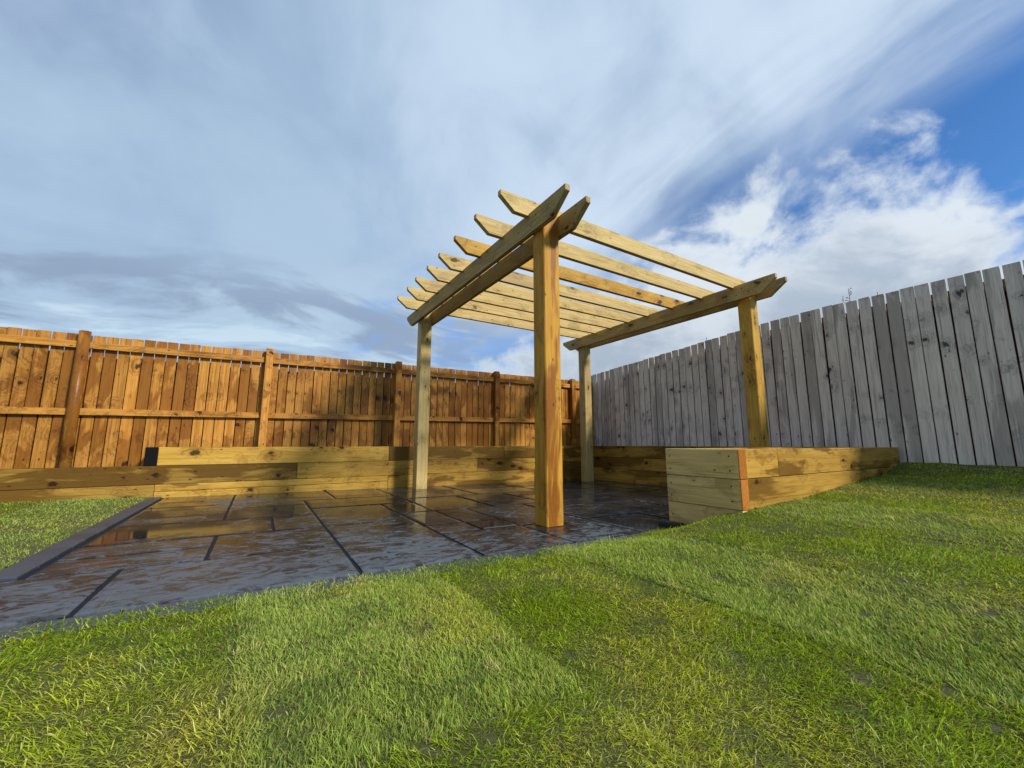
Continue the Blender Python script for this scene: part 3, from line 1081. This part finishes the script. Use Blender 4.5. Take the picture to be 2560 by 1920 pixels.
def blades(x, y, z, roll, keep_edge, left=False):
    n = len(x)
    dist = np.hypot(x, y)
    nap = np.array([(k_ * 2.39996) % 6.283 for k_ in range(40)])[roll]
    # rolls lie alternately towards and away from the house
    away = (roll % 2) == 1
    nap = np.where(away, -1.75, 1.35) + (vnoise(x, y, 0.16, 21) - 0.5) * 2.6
    az = nap + rng.normal(0, 1.15, n)
    n1, n2, n3 = vnoise(x, y, 0.30, 31), vnoise(x, y, 0.085, 32), vnoise(x, y, 0.75, 33)
    h = rng.gamma(7, 1 / 7.0, n) * 0.0165 * (0.75 + 0.5 * n2)
    h = np.where(rng.random(n) < 0.02, h * 1.6, h)
    wdt = rng.uniform(0.0015, 0.0031, n) * (0.8 + np.clip((dist - 1.0) * 0.38, 0, 1.6))
    lean = np.clip(rng.normal(0.80, 0.32, n) + (n1 - 0.5) * 0.5 + np.where(away, 0.10, -0.02), 0.08, 1.4)
    bend = rng.uniform(0.1, 0.75, n)
    # colour
    green = np.array([0.125, 0.222, 0.005])
    lime = np.array([0.265, 0.325, 0.007])
    blue = np.array([0.315, 0.355, 0.125])
    deep = np.array([0.050, 0.115, 0.014])
    straw = np.array([0.44, 0.38, 0.15])
    yel = np.array([0.40, 0.38, 0.030])
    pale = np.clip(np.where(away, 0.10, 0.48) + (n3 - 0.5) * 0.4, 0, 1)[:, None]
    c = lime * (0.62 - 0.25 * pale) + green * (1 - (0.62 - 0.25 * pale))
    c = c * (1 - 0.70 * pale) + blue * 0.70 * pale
    yk = (sstep(0.58, 0.92, n1) * 0.45)[:, None]
    c = c * (1 - yk) + yel * yk
    dk = (sstep(0.42, 0.15, n2) * 0.35)[:, None]
    c = c * (1 - dk) + deep * dk
    # yellowed patch at the left front
    yp = np.exp(-(((x + 0.07) / 0.09) ** 2 + ((y - 1.03) / 0.24) ** 2))[:, None] * 0.75
    c = c * (1 - yp) + np.array([0.42, 0.38, 0.06]) * yp
    st = rng.random(n) < (0.07 + 0.10 * (n1 > 0.62))
    c[st] = c[st] * 0.35 + straw * 0.65
    clump = vnoise(x, y, 0.05, 71) > 0.93
    h = np.where(clump, h * 1.25, h)
    c[clump] = c[clump] * 0.5 + straw * 0.5
    dead = rng.random(n) < 0.03
    c[dead] = np.array([0.20, 0.12, 0.05])
    c *= rng.uniform(0.70, 1.80, n)[:, None]
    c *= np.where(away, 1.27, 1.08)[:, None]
    c = np.clip(c, 0, 1)
    return az, h, wdt, lean, bend, c


def grass_mesh(name, sets):
    X, Y, Z, AZ, H, W, LE, BE, C = [np.concatenate(a) for a in zip(*sets)]
    n = len(X)
    dirx, diry = np.cos(AZ), np.sin(AZ)
    # blade faces turn any way about their own axis
    tw = rng.uniform(-0.9, 0.9, n)
    sxv, syv = -np.sin(AZ + tw), np.cos(AZ + tw)
    co = np.zeros((n, 7, 3), np.float32)
    prof = ((0.0, 0.75), (0.38, 1.0), (0.74, 0.72))
    ang0 = LE * 0.55
    cx_, cz_ = np.zeros(n), np.zeros(n)
    prev = 0.0
    for k_, (t_, wf) in enumerate(prof + ((1.0, 0.0),)):
        a = ang0 + BE * t_ + LE * 0.45 * t_
        cx_ = cx_ + np.sin(a) * (t_ - prev) * H
        cz_ = cz_ + np.cos(a) * (t_ - prev) * H
        prev = t_
        bx_, by_, bz_ = X + dirx * cx_, Y + diry * cx_, Z - 0.003 + cz_
        if k_ < 3:
            hw = W * wf * 0.5
            co[:, 2 * k_, 0], co[:, 2 * k_, 1], co[:, 2 * k_, 2] = bx_ - sxv * hw, by_ - syv * hw, bz_
            co[:, 2 * k_ + 1, 0], co[:, 2 * k_ + 1, 1], co[:, 2 * k_ + 1, 2] = bx_ + sxv * hw, by_ + syv * hw, bz_
        else:
            co[:, 6, 0], co[:, 6, 1], co[:, 6, 2] = bx_, by_, bz_
    tri = np.array([[0, 1, 3], [0, 3, 2], [2, 3, 5], [2, 5, 4], [4, 5, 6]])
    far = np.hypot(X, Y) > 2.5          # a few pixels long: fewer segments do
    tri_far = np.array([[0, 1, 3], [0, 3, 2], [2, 3, 6]])
    base = np.arange(n) * 7
    idx = np.concatenate([(base[~far][:, None, None] + tri[None]).reshape(-1),
                          (base[far][:, None, None] + tri_far[None]).reshape(-1)]).astype(np.int32)
    me = bpy.data.meshes.new(name)
    me.vertices.add(n * 7)
    me.vertices.foreach_set('co', co.reshape(-1))
    me.loops.add(len(idx))
    me.loops.foreach_set('vertex_index', idx)
    nf = len(idx) // 3
    me.polygons.add(nf)
    me.polygons.foreach_set('loop_start', np.arange(0, nf * 3, 3, dtype=np.int32))
    me.polygons.foreach_set('loop_total', np.full(nf, 3, np.int32))
    at = me.color_attributes.new('tint', 'FLOAT_COLOR', 'POINT')
    cc = np.ones((n, 7, 4), np.float32)
    root = np.array([0.45, 0.45, 0.78, 0.78, 1.02, 1.02, 1.15])  # lower blade darkened: shade among the blades put into the colour
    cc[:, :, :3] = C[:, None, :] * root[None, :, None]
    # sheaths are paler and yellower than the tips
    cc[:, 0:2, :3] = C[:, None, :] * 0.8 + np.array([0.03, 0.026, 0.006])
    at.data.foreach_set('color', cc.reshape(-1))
    me.update()
    me.validate()
    print("grass blades", n, "tris", nf)
    return me


def zone(dmin, dmax, dens, xr=(-2.6, 5.6), yr=(-1.2, 2.05)):
    x, y = scatter(*xr, *yr, dens)
    dist = np.hypot(x, y)
    k_ = (dist >= dmin) & (dist < dmax)
    x, y = x[k_], y[k_]
    k_ = (y < edge_y(x) + 0.006 - 0.02 * vnoise(x, y, 0.06, 44)) & (x < 5.595)
    x, y = x[k_], y[k_]
    # thin along the turf joints and in the bare spots
    ds = np.min(np.abs(x[:, None] + (vnoise(x, y, 0.2, 51)[:, None] - 0.5) * 0.03 - SEAMS[None, :]), axis=1)
    gap_ = (ds < 0.006) & (vnoise(x, y, 0.14, 52) > 0.55)
    dt = np.abs(y - 0.80 + (vnoise(x, y, 0.2, 53) - 0.5) * 0.03)
    gap_ |= (dt < 0.007) & (x > 0.0) & (x < 0.69) & (vnoise(x, y, 0.12, 54) > 0.3)
    for bx_, by_, ra, rb in BARE:
        gap_ |= ((x - bx_) / ra) ** 2 + ((y - by_) / rb) ** 2 < 0.6 + 0.8 * rng.random(len(x))
    gap_ |= (vnoise(x, y, 0.035, 55) < 0.10) & (vnoise(x, y, 0.3, 56) > 0.5)
    k_ = ~gap_ | (rng.random(len(x)) < 0.06)
    x, y = x[k_], y[k_]
    roll = np.searchsorted(SEAMS, x + (vnoise(x, y, 0.11, 81) - 0.5) * 0.05 + rng.normal(0, 0.014, len(x)))
    # the piece laid crosswise at the front has its own nap
    roll = np.where((y < 0.80) & (x > -0.01) & (x < 0.69), roll + 21, roll)
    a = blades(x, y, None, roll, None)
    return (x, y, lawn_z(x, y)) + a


sets = [zone(0.0, 0.55, 3000), zone(0.55, 1.7, 84000 * SC), zone(1.7, 2.6, 50000 * SC), zone(2.6, 4.2, 26000 * SC), zone(4.2, 7.0, 15000 * SC)]
# keep only what lies in front of or beside the lens; the rest of the garden behind stays a thin sward
fx, fy = math.sin(R(31.74)), math.cos(R(31.74))
trim = []
for s_ in sets:
    f_ = s_[0] * fx + s_[1] * fy
    side_ = np.abs(np.degrees(np.arctan2(s_[0] * fy - s_[1] * fx, f_)))
    k_ = ((f_ > 0.40) & (side_ < 63)) | (rng.random(len(f_)) < 0.16)
    trim.append(tuple(a[k_] for a in s_))
x, y = scatter(-4.5, -0.905, 2.71, 5.59, 9000)
roll = np.where(x < -1.58 + (vnoise(x, y, 0.3, 61) - 0.5) * 0.05, 3, 2)
trim.append((x, y, left_z(x, y)) + blades(x, y, None, roll, None))
gm = grass_mesh("grass", trim)
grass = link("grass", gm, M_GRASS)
tag(grass, kind='stuff')
